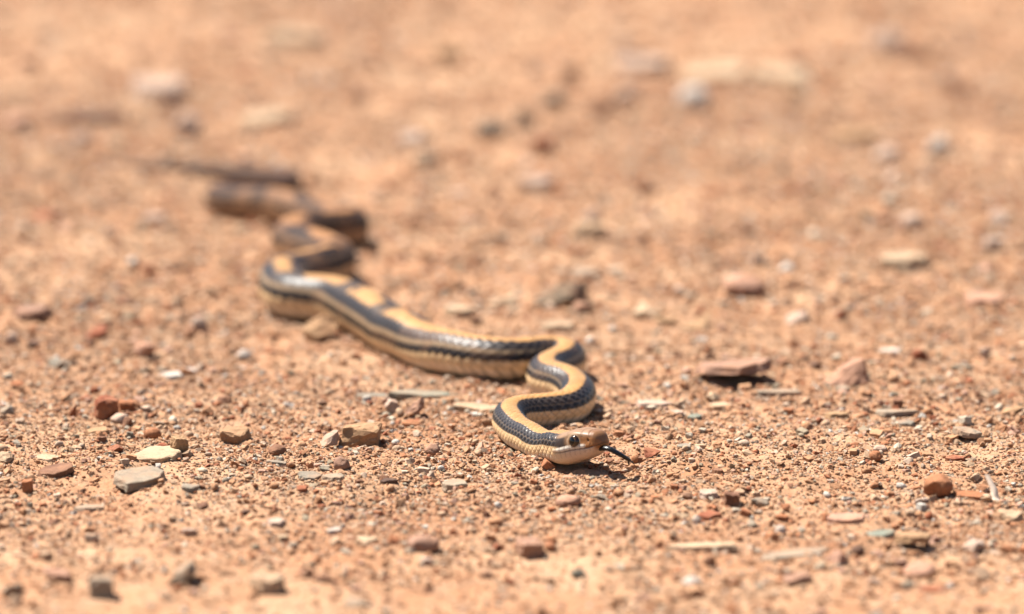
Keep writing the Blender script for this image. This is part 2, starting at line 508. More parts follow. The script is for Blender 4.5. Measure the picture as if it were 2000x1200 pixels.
    hc = mixc(hc, C3((206, 138, 78)), sstep(AD, 54, 62) * (1 - sstep(TM, 9, 12)) * 0.8)
    post = sstep(AD + 0.8 * (TM - 16), 46, 54) * (1 - sstep(AD, 82, 88)) * sstep(TM, 10, 12.5)
    hc = mixc(hc, C3((62, 48, 44)), post * 0.95)
    lip = sstep(AD, 83, 88) * sstep(TM, 3.4, 5.0)
    hc = mixc(hc, C3((254, 242, 224)) * 1.35, lip)
    low = sstep(AD, mouth - 1, mouth + 1.5)
    hc = mixc(hc, C3((240, 206, 176)) * 1.35, low * sstep(TM, 0.5, 2.0))
    hc = mixc(hc, C3((246, 216, 176)) * 1.45, low * sstep(TM, 9, 15) * 0.7)
    hc = mixc(hc, C3((92, 54, 38)), (groove * 0.9)[..., None])
    hc = mixc(hc, hc * 0.55, (pl * 0.75)[..., None])
    hc = mixc(hc, C3((60, 36, 26)), np.clip(nost * 1.2, 0, 1)[..., None])
    # pale ring round the eye
    ET, EA = 8.2, 73.0
    de = np.hypot(TM - ET, (AD - EA) * math.pi / 180 * rad_mm)
    ring = np.exp(-((de - 2.2) / 0.36) ** 2)
    hc = mixc(hc, C3((238, 204, 168)), (ring * 0.8)[..., None])
    col = mixc(col, hc, hk)
    # mesh
    nr = len(tm)
    VV = V.reshape(-1, 3) - off
    i = np.arange(nr - 1)[:, None] * N
    j = np.arange(N)[None, :]
    jn = (j + 1) % N
    F = np.stack([(i + j), (i + N + j), (i + N + jn), (i + jn)], -1).reshape(-1, 4)
    ends = np.array([V[0].mean(0) - T[0] * 0.00005, V[-1].mean(0) + T[-1] * 0.0006]) - off
    VV = np.vstack([VV, ends])
    me = np_mesh('body', VV, F)
    bm = bmesh.new(); bm.from_mesh(me); bm.verts.ensure_lookup_table()
    nv = nr * N
    for q in range(N):
        q2 = (q + 1) % N
        for f in (bm.faces.new((bm.verts[nv], bm.verts[q], bm.verts[q2])),
                  bm.faces.new((bm.verts[nv + 1], bm.verts[(nr - 1) * N + q2], bm.verts[(nr - 1) * N + q]))):
            f.smooth = True
    bmesh.ops.recalc_face_normals(bm, faces=bm.faces)
    bm.to_mesh(me); bm.free()
    cc = np.vstack([col.reshape(-1, 3), col[0].mean(0)[None], col[-1].mean(0)[None]])
    al = 0.33 + 0.09 * np.clip((TM - 130) / 60, 0, 1) + 0.17 * rear + 0.12 * (1 - hk[..., 0]) * 0 + 0.10 * hk[..., 0]
    set_col(me, cc, alpha=np.concatenate([al.ravel(), [0.4, 0.6]]))
    add('body', me, M_SKIN, root)
    # ---- eyes
    ie = int(np.argmin(np.abs(tm - ET)))
    for sgn, lab in ((1, None), (-1, None)):
        a_ = math.radians(EA) * sgn
        jj = int(np.argmin(np.abs(ph - a_)))
        p = V[ie, jj]
        nrm = side[ie] * math.sin(a_) * 1.0 + upv[ie] * math.cos(a_) * 0.55
        nrm = nrm / np.linalg.norm(nrm)
        RE = 0.0023
        c = p - nrm * RE * 0.58
        me_ = sphere_mesh('eye', RE, 48, 32)
        co = np.empty(len(me_.vertices) * 3, np.float32); me_.vertices.foreach_get('co', co); co = co.reshape(-1, 3)
        ang = np.degrees(np.arccos(np.clip(co[:, 2] / RE, -1, 1)))
        iris = alb((66, 42, 27)); pup = alb((14, 11, 11)); rim = alb((196, 150, 96))
        cl = np.where((ang < 36)[:, None], pup, iris)
        cl = np.where(((ang >= 36) & (ang < 40))[:, None], rim * 0.5, cl)
        cl = np.where((ang > 62)[:, None], alb((24, 17, 14)), cl)
        set_col(me_, cl)
        e = add('eye', me_, M_EYE, root)
        e.rotation_euler = Vector(nrm).to_track_quat('Z', 'Y').to_euler()
        e.location = Vector(c - off)
    # ---- forked tongue
    lift = g[0] - 0.0003
    ax = -T[0]
    p0 = C[0] + np.array([0, 0, lift]) + T[0] * 0.0022 - upv[0] * 0.0016
    p1 = p0 + ax * 0.0042 - upv[0] * 0.0004
    tq = at(1213, 889, 0.0078); tr = at(1229, 899, 0.0058)
    t1 = at(1228, 909, 0.0040); t2 = at(1241, 911, 0.0036)
    stem = [p0, p1, tq, tr]
    vs, fs = [], []
    def tube(pts, rads, n=10, flat=0.62):
        pts = np.array(pts)
        tt = np.linspace(0, len(pts) - 1, 30)
        xs = np.stack([gauss(np.interp(tt, np.arange(len(pts)), pts[:, q]), 2.0) for q in range(3)], 1)
        xs[0], xs[-1] = pts[0], pts[-1]
        rs = np.interp(tt, np.arange(len(pts)), rads)
        tg = np.gradient(xs, axis=0); tg /= np.linalg.norm(tg, axis=1)[:, None]
        sd = np.cross(tg, [0, 0, 1.0]); sd /= np.linalg.norm(sd, axis=1)[:, None]
        un = np.cross(sd, tg)
        an = np.linspace(0, 2 * math.pi, n, endpoint=False)
        ring = xs[:, None] + sd[:, None] * (rs[:, None] * np.cos(an))[..., None] + un[:, None] * (flat * rs[:, None] * np.sin(an))[..., None]
        b0 = sum(len(q) for q in vs)
        vs.append(ring.reshape(-1, 3))
        for q in range(29):
            for z in range(n):
                fs.append((b0 + q * n + z, b0 + (q + 1) * n + z, b0 + (q + 1) * n + (z + 1) % n, b0 + q * n + (z + 1) % n))
    tube(stem, [0.0014, 0.00135, 0.00120, 0.0010])
    tube([tq * 0.3 + tr * 0.7, tr, (tr + t1) / 2 + np.array([-0.0002, 0, 0.0003]), t1], [0.0006, 0.00055, 0.0004, 0.00012])
    tube([tq * 0.3 + tr * 0.7, tr, (tr + t2) / 2 + np.array([0, 0, 0.0004]), t2], [0.0006, 0.00055, 0.0004, 0.00012])
    vv = np.vstack(vs) - off
    me_ = np_mesh('tongue', vv, np.array(fs))
    set_col(me_, np.repeat(alb((18, 14, 15))[None], len(vv), 0))
    add('tongue', me_, M_TONGUE, root)['label'] = 'black forked tongue curving down to the gravel'

def sphere_mesh(name, r, nu, nv):
    bm = bmesh.new()
    bmesh.ops.create_uvsphere(bm, u_segments=nu, v_segments=nv, radius=r)
    for f in bm.faces: f.smooth = True
    me = bpy.data.meshes.new(name)
    bm.to_mesh(me); bm.free()
    return me
build_snake()

def near_snake(x, y, margin=0.0):
    """distance test on the ground against the body of the snake"""
    q = slice(None, None, 8)
    px, py, pr = PC[q, 0], PC[q, 1], PR[q]
    x, y = np.atleast_1d(x), np.atleast_1d(y)
    out = np.zeros(len(x), bool)
    for i in range(0, len(x), 4000):
        d = np.hypot(x[i:i + 4000, None] - px, y[i:i + 4000, None] - py) - pr * 0.86 - margin
        out[i:i + 4000] = d.min(1) < 0
    return out

# ------------------------------------------------------------------ stones
def rock_mesh(name, W, D, H, kind, rng, sub=1):
    """irregular stone of width W, depth D and height H, base at z = 0"""
    bm = bmesh.new()
    pts = []
    if kind == 'slab':
        n = rng.integers(6, 10)
        an = np.sort(rng.uniform(0, 2 * math.pi, n)) * 0.45 + np.linspace(0, 2 * math.pi, n, endpoint=False) * 0.55
        rr = rng.uniform(0.78, 1.08, n)
        lx, ly = rng.uniform(-0.16, 0.16, 2)
        for a, r in zip(an, rr):
            c, s = math.cos(a), math.sin(a)
            q = (abs(c) ** 2.6 + abs(s) ** 2.6) ** (-1 / 2.6)
            for z in (-1, 1):
                k = r * q * (1 if z < 0 else rng.uniform(0.86, 0.99))
                pts.append((c * k, s * k, z * rng.uniform(0.85, 1.0) + z * (lx * c + ly * s)))
    elif kind == 'pyramid':
        pts = [(-1, -.7, -1), (-.8, .8, -1), (.5, .9, -1), (.62, -.8, -1), (.0, -1, -1), (.42, -.3, 1), (.25, .35, .9), (-.55, -.2, -.15), (.62, .1, .1), (.56, -.6, .3)]
    else:
        e = {'block': 4.2, 'round': 2.1, 'wedge': 3.2, 'chip': 2.8}[kind]
        n = {'block': 15, 'round': 46, 'wedge': 13, 'chip': 13}[kind]
        for _ in range(n):
            v = rng.normal(size=3)
            k = (np.abs(v) ** e).sum() ** (-1 / e)
            v = v * k * (rng.uniform(0.93, 1.02) if kind == 'round' else rng.uniform(0.78, 1.06))
            pts.append(tuple(v))
        if kind == 'block':
            for sx in (-1, 1):
                for sy in (-1, 1):
                    for sz in (-1, 1):
                        pts.append(tuple(np.array([sx, sy, sz]) * rng.uniform(0.66, 0.95, 3)))
        if kind == 'wedge':
            pts = [(x, y, -1 + (z + 1) * (0.62 + 0.42 * x)) for x, y, z in pts]
    vs = [bm.verts.new(p) for p in pts]
    r = bmesh.ops.convex_hull(bm, input=vs)
    bmesh.ops.delete(bm, geom=list({g for g in r['geom_interior'] + r['geom_unused'] if isinstance(g, bmesh.types.BMVert)}), context='VERTS')
    bmesh.ops.dissolve_limit(bm, angle_limit=math.radians(9), verts=bm.verts, edges=bm.edges)
    co = np.array([v.co for v in bm.verts])
    lo, hi = co.min(0), co.max(0)
    for v in bm.verts:
        for k, S in enumerate((W, D, H)):
            v.co[k] = ((v.co[k] - lo[k]) / (hi[k] - lo[k]) - (0.5 if k < 2 else 0)) * S
    m = min(W, D, H)
    if sub:
        bmesh.ops.bevel(bm, geom=list(bm.edges), offset=m * (0.16 if kind == 'round' else 0.07), segments=1, profile=0.5, affect='EDGES', clamp_overlap=True)
        bmesh.ops.triangulate(bm, faces=bm.faces)
        bmesh.ops.subdivide_edges(bm, edges=[e for e in bm.edges if e.calc_length() > m * 0.35], cuts=1, use_grid_fill=True)
        bmesh.ops.triangulate(bm, faces=bm.faces)
        sd = Vector(rng.uniform(-50, 50, 3))
        if kind == 'round':
            bmesh.ops.smooth_vert(bm, verts=bm.verts, factor=0.5, use_axis_x=True, use_axis_y=True, use_axis_z=True)
        if sub > 1:
            bmesh.ops.subdivide_edges(bm, edges=[e for e in bm.edges if e.calc_length() > m * 0.3], cuts=1, use_grid_fill=True)
            bmesh.ops.triangulate(bm, faces=bm.faces)
        f = 1 / (0.32 * (W + D + H) / 3)
        am = {'round': 0.8, 'slab': 1.7}.get(kind, 1.25) if sub > 1 else 1.0
        for v in bm.verts:
            nv = mnoise.noise_vector(v.co * f + sd) * 0.07 + mnoise.noise_vector(v.co * f * 2.7 + sd) * 0.05 + mnoise.noise_vector(v.co * f * 6 + sd) * 0.03
            v.co += nv * m * am
    else:
        bmesh.ops.triangulate(bm, faces=bm.faces)
    bmesh.ops.recalc_face_normals(bm, faces=bm.faces)
    me = bpy.data.meshes.new(name)
    bm.to_mesh(me); bm.free()
    if kind == 'round':
        me.polygons.foreach_set('use_smooth', np.ones(len(me.polygons), bool))
    return me

HUE = {
    'cream': (236, 206, 168), 'pale': (240, 212, 190), 'white': (252, 242, 228), 'grey': (196, 180, 156), 'slate': (176, 168, 150),
    'teal': (162, 172, 154), 'tan': (212, 170, 124), 'orange': (212, 134, 84), 'rust': (182, 98, 60), 'brown': (158, 108, 80),
    'dark': (112, 82, 66), 'pink': (234, 180, 150), 'olive': (126, 108, 84), 'umber': (88, 60, 46), 'mauve': (200, 154, 128),
}
ADJ = {'cream': 'cream', 'pale': 'pinkish white', 'white': 'white', 'grey': 'grey', 'slate': 'slate grey', 'teal': 'grey-green', 'tan': 'tan',
       'orange': 'orange', 'rust': 'rust red', 'brown': 'brown', 'dark': 'dark brown', 'pink': 'pale pink', 'olive': 'olive grey', 'umber': 'very dark brown', 'mauve': 'mauve grey'}
SHAPE = {'slab': 'flat stone flake', 'block': 'blocky stone', 'round': 'rounded pebble', 'wedge': 'wedge-shaped stone', 'pyramid': 'pyramid-shaped stone', 'chip': 'angular stone chip'}

# pixel x, y (middle), width, height in pixels, kind, hue, label (None: shared with its look-alikes), yaw in degrees
S = [
 # --- gravel in front of and beside the head, in focus
 (205, 803, 46, 42, 'block', 'rust', 'rough rust-brown block, darkest of a row of reddish stones', 20),
 (246, 797, 34, 22, 'block', 'orange', 'orange block touching the rough rust-brown block', 10),
 (140, 804, 23, 25, 'wedge', 'rust', None, 0), (233, 818, 36, 22, 'round', 'pale', 'pinkish white pebble below the orange block', 0),
 (248, 826, 22, 22, 'chip', 'brown', None, 0), (296, 848, 37, 25, 'round', 'orange', 'lone rounded orange-red pebble near the flat cream slab', 0),
 (189, 847, 46, 20, 'slab', 'tan', 'tan flake lying between the rust block and the cream slab', 15),
 (224, 886, 40, 20, 'chip', 'rust', 'rust-red chip beside the end of the flat cream slab', 0),
 (304, 897, 104, 38, 'slab', 'cream', 'broad cream slab with a shaded front edge', -12),
 (346, 884, 34, 36, 'block', 'tan', 'upright tan chip leaning on the broad cream slab', 25),
 (455, 857, 56, 27, 'block', 'tan', 'tan oblong stone between the cream slab and the long tan block', -15),
 (270, 952, 108, 42, 'slab', 'grey', 'broad flat pale grey flake lying in fine grit', 18),
 (108, 935, 78, 22, 'slab', 'brown', 'long brown flake with dark edge tilted out of the grit', 25),
 (54, 958, 21, 23, 'block', 'orange', 'small bright orange block beside the long brown flake', 0),
 (172, 996, 62, 20, 'slab', 'grey', 'narrow grey flake in front of the broad pale grey flake', -10),
 (91, 905, 46, 18, 'slab', 'cream', 'cream flake behind the long brown flake', 0), (6, 906, 38, 24, 'chip', 'cream', None, 0),
 (28, 873, 26, 13, 'chip', 'slate', None, 0), (395, 998, 26, 15, 'chip', 'brown', None, 0), (369, 1046, 30, 16, 'chip', 'pale', None, 0),
 (371, 970, 40, 13, 'slab', 'slate', 'small bluish flake beside the broad pale grey flake', 0), (105, 1025, 24, 15, 'chip', 'brown', None, 0),
 (703, 854, 78, 46, 'block', 'tan', 'long tan block with deep shadow under it', -6),
 (641, 863, 46, 36, 'wedge', 'pale', 'speckled pinkish white stone butted against the long tan block', 30),
 (540, 885, 37, 25, 'round', 'brown', 'round dark brown pebble behind the thin slate flakes', 0),
 (666, 918, 32, 29, 'round', 'mauve', 'smooth round mauve pebble on the edge of grey flakes', 0),
 (605, 936, 50, 19, 'slab', 'slate', 'thin grey slate flake under the mauve pebble', 5), (650, 940, 46, 20, 'slab', 'grey', 'pale grey flake split off beside the slate flake', -25),
 (540, 911, 44, 10, 'slab', 'slate', 'thin sliver of slate before the round brown pebble', -5), (846, 886, 31, 25, 'round', 'mauve', 'lone mauve pebble midway between long tan block and snake head', 0),
 (888, 949, 54, 26, 'slab', 'grey', 'grey flake with ochre front edge in front of the snake', 0), (759, 946, 36, 10, 'slab', 'dark', 'thin dark flake flat in the fine grit', 0),
 (803, 800, 44, 40, 'wedge', 'mauve', 'reddish stone with a shaded side beyond the long tan block', 10),
 (768, 800, 34, 30, 'chip', 'pale', 'pinkish white chip against the shaded reddish stone', 0),
 (932, 795, 98, 18, 'slab', 'cream', 'long cream flake lying just beside the first bend of the snake', 3), (803, 832, 40, 18, 'round', 'orange', None, 0),
 (828, 774, 148, 20, 'slab', 'teal', 'long pale grey-green flake before the belly of the snake', 6), (725, 776, 66, 12, 'slab', 'slate', None, 0),
 (972, 986, 15, 14, 'round', 'white', None, 0), (538, 1002, 15, 13, 'chip', 'rust', None, 0), (773, 1018, 15, 13, 'chip', 'rust', None, 0), (951, 1007, 15, 13, 'chip', 'brown', None, 0),
 (1112, 982, 52, 28, 'round', 'pink', 'pale pink pebble in front of the chin of the snake', 0), (1177, 974, 32, 14, 'chip', 'slate', None, 0),
 (1276, 895, 34, 22, 'chip', 'rust', 'rust-red chip lying ahead of the tongue of the snake', 0), (1229, 864, 24, 18, 'chip', 'brown', None, 0), (1253, 902, 22, 10, 'slab', 'brown', None, 0),
 (1280, 795, 76, 22, 'slab', 'pale', 'pinkish white slab near the shadowed coil of the snake', 0), (1357, 815, 30, 14, 'slab', 'teal', 'small grey-green flake beyond the head of the snake', 0), (1318, 817, 36, 10, 'slab', 'pale', None, 0),
 (1409, 790, 48, 22, 'slab', 'cream', 'cream flake with dark underside below the big tilted slab', 0), (1346, 928, 37, 16, 'slab', 'orange', 'flat orange flake ahead of the tongue of the snake', 0),
 (1336, 881, 30, 10, 'slab', 'slate', None, 0), (1429, 984, 33, 28, 'block', 'brown', 'brown block next to a pinkish white flake', 0),
 (1385, 970, 40, 20, 'slab', 'pale', 'pinkish white flake next to the brown block', 0), (1388, 1005, 48, 22, 'slab', 'rust', 'rust-red flake in front of the brown block', -10),
 (1332, 1004, 32, 18, 'chip', 'cream', None, 0), (1362, 1018, 17, 17, 'round', 'white', None, 0), (1486, 984, 36, 20, 'chip', 'slate', None, 0),
 (1836, 957, 60, 46, 'round', 'orange', 'large rounded orange-brown stone with shadow beneath', 0), (1900, 971, 66, 20, 'slab', 'orange', 'flat orange slab touching the large rounded orange-brown stone', 5),
 (1754, 807, 90, 17, 'slab', 'grey', 'broad pale grey slab with a darker flake before it', 0), (1770, 829, 40, 15, 'slab', 'slate', 'darker flake just before the broad pale grey slab', 0),
 (1635, 812, 48, 20, 'slab', 'tan', 'tan flake with a dark edge, short of the pale slab', 0), (1755, 790, 21, 23, 'block', 'brown', 'little brown block behind the broad pale grey slab', 0),
 (1575, 839, 24, 16, 'wedge', 'brown', None, 0), (1892, 858, 52, 24, 'slab', 'grey', 'dark layered grey flake tilted up in the grit', 15), (1867, 898, 42, 12, 'slab', 'rust', None, 0),
 (1896, 897, 27, 13, 'chip', 'grey', None, 0), (1892, 914, 27, 14, 'chip', 'cream', None, 0), (1710, 896, 25, 20, 'round', 'orange', None, 0),
 (1801, 981, 32, 18, 'chip', 'pale', None, 0), (1655, 1010, 80, 28, 'slab', 'pink', 'flat pale pink slab short of the large rounded stone', 0),
 (1980, 792, 54, 26, 'wedge', 'tan', 'tan stone with a dark shaded end, beyond the layered flake', 0),
 # --- blurred foreground
 (196, 1163, 46, 42, 'block', 'grey', 'blurred grey block with a very dark front', 0), (353, 1138, 56, 44, 'wedge', 'grey', 'blurred grey wedge near the dark-fronted block', 0),
 (108, 1141, 62, 30, 'chip', 'pink', None, 0), (22, 1166, 46, 26, 'chip', 'grey', None, 0),
 (827, 1068, 64, 40, 'round', 'mauve', 'smooth mauve-grey cobble, blurred, in front of the snake', 0), (1035, 1066, 52, 36, 'block', 'mauve', 'squared mauve-grey block beside the smooth mauve-grey cobble', 12),
 (515, 1149, 74, 46, 'slab', 'cream', 'thick cream stone with dark shaded front, blurred', 0), (633, 1134, 54, 24, 'chip', 'brown', 'dark reddish brown chip near the thick cream stone', 0),
 (538, 1029, 40, 20, 'slab', 'pale', None, 0), (652, 1042, 30, 12, 'slab', 'white', None, 0), (717, 1061, 48, 16, 'slab', 'cream', None, 0), (832, 1098, 30, 18, 'chip', 'pale', None, 0),
 (1371, 1063, 150, 22, 'slab', 'cream', 'very long thin cream flake, blurred, with another beyond it', -6), (1550, 1079, 160, 22, 'slab', 'grey', 'very long thin grey flake in line with the cream one', 4),
 (1131, 1120, 32, 20, 'chip', 'teal', None, 0), (1353, 1139, 38, 22, 'round', 'white', None, 0), (1388, 1096, 24, 20, 'chip', 'brown', None, 0),
 (1719, 1042, 64, 20, 'slab', 'teal', 'flat pale green-grey flake, blurred', 0), (1787, 1060, 80, 28, 'slab', 'tan', 'tan slab raised on edge with dark gap under it', 8),
 (1904, 1056, 48, 30, 'chip', 'pale', None, 0), (1977, 1001, 54, 30, 'slab', 'cream', 'cream slab with dark underside beside the dry stalk', 0), (1637, 1091, 44, 28, 'chip', 'pink', None, 0),
 (1801, 1103, 68, 36, 'round', 'pink', 'large blurred pale pink stone before the raised tan slab', 0), (1825, 1141, 58, 16, 'slab', 'rust', None, 0), (1526, 1029, 21, 20, 'round', 'white', None, 0),
 (1560, 1130, 60, 26, 'chip', 'mauve', None, 0), (1710, 1130, 36, 20, 'chip', 'pale', None, 0), (700, 1180, 60, 22, 'chip', 'grey', None, 0), (950, 1120, 30, 18, 'chip', 'brown', None, 0),
 # --- either side of the body of the snake
 (62, 621, 74, 30, 'slab', 'mauve', 'flat mauve stone propped up over dark gaps', 0), (184, 648, 52, 34, 'wedge', 'rust', 'rust-brown wedge near the propped mauve stone', 0), (68, 671, 37, 14, 'slab', 'dark', None, 0),
 (170, 591, 30, 20, 'chip', 'slate', None, 0), (255, 590, 34, 20, 'chip', 'brown', None, 0), (283, 683, 44, 34, 'chip', 'pink', None, 0),
 (365, 645, 26, 30, 'wedge', 'brown', None, 0), (386, 627, 32, 24, 'round', 'pale', None, 0), (476, 685, 30, 22, 'round', 'white', 'small bright white pebble below the body of the snake', 0),
 (329, 726, 54, 18, 'slab', 'white', 'flat white flake near the small bright white pebble', 0), (23, 662, 27, 25, 'round', 'pale', None, 0), (167, 776, 27, 16, 'chip', 'rust', None, 0),
 (439, 781, 30, 17, 'chip', 'brown', None, 0), (388, 790, 18, 14, 'chip', 'rust', None, 0), (14, 799, 30, 24, 'chip', 'grey', None, 0), (466, 754, 26, 12, 'chip', 'brown', None, 0), (110, 715, 40, 22, 'chip', 'slate', None, 0),
 (628, 642, 76, 54, 'chip', 'tan', 'lumpy ochre clod pressed against the flank of the snake', 0),
 (1084, 578, 112, 60, 'wedge', 'olive', 'big olive-grey rock beyond the snake, largest of a cluster', 0), (1144, 534, 62, 30, 'slab', 'grey', 'pale grey slab lying behind the big olive-grey rock', 30), (1130, 582, 46, 54, 'chip', 'umber', 'upright very dark block against the big olive-grey rock', 20),  # the umber block carries the rock's shaded face in its colour
 (1141, 608, 44, 26, 'chip', 'mauve', None, 0), (1090, 642, 64, 26, 'slab', 'cream', 'cream slab between the olive-grey rock and the snake', 0), (898, 614, 64, 25, 'slab', 'cream', 'cream flake behind the long straight stretch of the snake', 0),
 (979, 588, 64, 30, 'chip', 'cream', None, 0), (1264, 609, 64, 35, 'chip', 'cream', None, 0), (1300, 627, 48, 20, 'slab', 'tan', None, 0), (1360, 630, 74, 35, 'wedge', 'tan', 'tan wedge dark at one end, beyond the snake', 0),
 (1440, 740, 156, 46, 'slab', 'mauve', 'big tilted reddish grey slab over a deep black shadow', 8), (1522, 766, 94, 12, 'slab', 'grey', 'thin pale flake at the tip of the big tilted slab', 0), (1153, 671, 18, 16, 'round', 'white', None, 0),
 (1455, 567, 84, 50, 'round', 'pink', 'large pale pinkish-orange boulder-like stone beyond the tilted slab', 0), (1772, 517, 104, 46, 'slab', 'cream', 'large blurred pale cream slab', 0), (1929, 589, 88, 36, 'slab', 'pink', 'pale pink slab with reddish shaded front', -8),
 (1560, 623, 48, 28, 'chip', 'pale', None, 0), (1740, 683, 42, 14, 'slab', 'white', 'bright white flake beyond the pyramid-shaped stone', 0), (1648, 727, 92, 60, 'pyramid', 'pink', 'pyramid-shaped pink stone with one dark face', 0),
 (1881, 716, 42, 18, 'slab', 'teal', 'grey-green flake with dark edge off the pyramid-shaped stone', 0), (1644, 620, 25, 22, 'chip', 'rust', None, 0), (1845, 657, 28, 13, 'chip', 'rust', None, 0), (1797, 698, 32, 22, 'chip', 'rust', None, 0),
 (1926, 689, 28, 24, 'chip', 'pale', None, 0), (1938, 488, 34, 30, 'round', 'pale', None, 0), (1479, 512, 30, 26, 'chip', 'pale', None, 0), (1530, 703, 32, 20, 'chip', 'brown', None, 0), (1944, 760, 18, 12, 'chip', 'slate', None, 0),
 # --- beyond the tail of the snake, strongly blurred
 (304, 180, 104, 50, 'slab', 'pale', 'large pinkish white slab beyond the long flat dark brown stone', 0), (157, 236, 170, 34, 'slab', 'umber', 'long flat dark brown stone beyond the tail of the snake', 3), (364, 250, 58, 44, 'round', 'pale', None, 0), (518, 236, 120, 40, 'slab', 'cream', 'large cream slab straight beyond the tail end of the snake', 0),
 (31, 247, 64, 36, 'round', 'pink', None, 0), (157, 278, 44, 28, 'round', 'pale', None, 0), (577, 72, 130, 36, 'slab', 'cream', 'faint far cream slab, farthest stone beyond the snake', 0),
 (1256, 130, 110, 38, 'slab', 'pale', 'pinkish white slab at the end of a row of bright slabs', 0), (1392, 139, 150, 40, 'slab', 'cream', 'long bright cream slab in the middle of a row of slabs', 0), (1528, 146, 124, 44, 'slab', 'cream', 'thick bright cream slab ending the row of slabs, farther from the snake', 0), (1356, 198, 68, 46, 'round', 'white', 'round white stone in front of the row of bright slabs', 0),
 (960, 258, 66, 40, 'chip', 'slate', None, 0), (1076, 202, 60, 34, 'chip', 'slate', None, 0), (1024, 234, 40, 34, 'chip', 'grey', None, 0), (1048, 358, 70, 30, 'slab', 'pale', 'lone pinkish white slab on open soil beyond the snake', 0), (1060, 290, 50, 30, 'chip', 'rust', None, 0),
 (1176, 210, 48, 34, 'chip', 'brown', None, 0), (1116, 150, 38, 34, 'chip', 'brown', None, 0), (1264, 374, 44, 26, 'chip', 'brown', None, 0), (1150, 452, 58, 36, 'slab', 'cream', None, 0), (1224, 194, 50, 32, 'round', 'pale', None, 0),
 (832, 318, 56, 26, 'chip', 'grey', None, 0), (804, 278, 50, 30, 'round', 'pale', None, 0), (1736, 90, 72, 44, 'round', 'pale', 'pinkish white stone touching a brown one, far off', 0), (1782, 116, 80, 34, 'chip', 'brown', 'brown stone touching the far pinkish white one', 0), (1876, 174, 64, 30, 'chip', 'brown', None, 0),
 (1668, 266, 84, 34, 'slab', 'tan', 'large blurred tan slab far beyond the tilted slab', 0), (1836, 290, 44, 38, 'round', 'white', None, 0), (1736, 306, 54, 34, 'round', 'pale', None, 0), (1580, 374, 40, 20, 'chip', 'brown', None, 0), (1722, 428, 50, 26, 'wedge', 'brown', None, 0),
 (1784, 442, 40, 30, 'round', 'pale', None, 0), (1952, 426, 40, 32, 'round', 'pale', None, 0), (1460, 458, 28, 20, 'chip', 'brown', None, 0), (300, 425, 50, 26, 'round', 'pale', None, 0), (690, 512, 30, 24, 'round', 'pale', 'pinkish white pebble tucked beside the rear bend of the snake', 0),
 (700, 190, 46, 28, 'chip', 'brown', None, 0), (880, 110, 60, 30, 'chip', 'tan', None, 0), (90, 420, 60, 22, 'chip', 'rust', None, 0),
]
S_XY, S_BOX, LOOSE, MARKS = [], [], [], []
def zone(py):
    if py < 470: return 'beyond the tail of the snake'
    if py < 780: return 'alongside the winding body of the snake'
    if py < 1020: return 'on grit near the head of the snake'
    return 'blurred in front of the snake'
# stones that lie tipped up on one edge: tilt about x, tilt about y, lift of the middle in metres
TILT = {'big tilted reddish': (-0.13, -0.03, 0.0034), 'raised on edge': (-0.10, 0.02, 0.0022), 'propped up': (-0.06, 0.0, 0.0022),
        'tilted out of the grit': (0.10, -0.12, 0.001), 'dark layered grey': (0.02, 0.16, 0.001), 'broad flat pale grey': (0.10, 0.0, 0.0004)}
def place_stone(i, px, py, w, h, kind, hue, label, yaw, big=True):
    rng = np.random.default_rng(1000 + i)
    base = at(px, py + h * 0.42)
    sc = px_per_m(base)
    dist = float(np.linalg.norm(base - np.array([0, 0, CAM_H])))
    sth = CAM_H / dist
    W = w / sc
    Hv = h / sc
    if kind == 'slab':
        D = np.clip(0.62 * Hv / sth, 0.35 * W, 1.1 * W)
    else:
        D = np.clip(0.5 * Hv / sth, 0.6 * W, 0.95 * W)
    Hv *= 1.0 if kind == 'slab' else 1.15
    H = max((Hv - D * sth) / math.cos(math.asin(sth)), 0.13 * min(W, D), 0.0012)
    sink = H * 0.18 + 0.0003
    me = rock_mesh('stone', W, D, H + sink, kind, rng, 2 if w > 30 else 1)
    c = base.copy()
    c[1] += D / 2
    z = float(ground_h(c[0], c[1])) - sink
    o = add('stone' if kind != 'round' else 'pebble', me, M_STONE)
    o.location = (c[0], c[1], z)
    o.rotation_euler = (rng.uniform(-.09, .09), rng.uniform(-.09, .09), math.radians(yaw) + rng.uniform(-.08, .08))
    hv = alb(HUE[hue]) * rng.uniform(0.93, 1.07)
    o.color = (*np.clip(hv, 0, 0.85), 1)
    S_XY.append((c[0], c[1], 0.5 * max(W, D)))
    S_BOX.append((c[0], c[1], W, D, o.rotation_euler.z))
    for key, (rx, ry, lift) in TILT.items():
        if label and key in label:
            o.rotation_euler.x, o.rotation_euler.y = rx, ry
            o.location.z += lift
    if label:
        tag(o, label, 'stone' if kind != 'round' else 'pebble')
        MARKS.append((label, c))
    else:
        size = 'small ' if w < 34 else ''
        LOOSE.append((o, f'{size}{ADJ[hue]} {SHAPE[kind]}', c, py, kind, ADJ[hue]))
for i, s in enumerate(S):
    place_stone(i, *s)

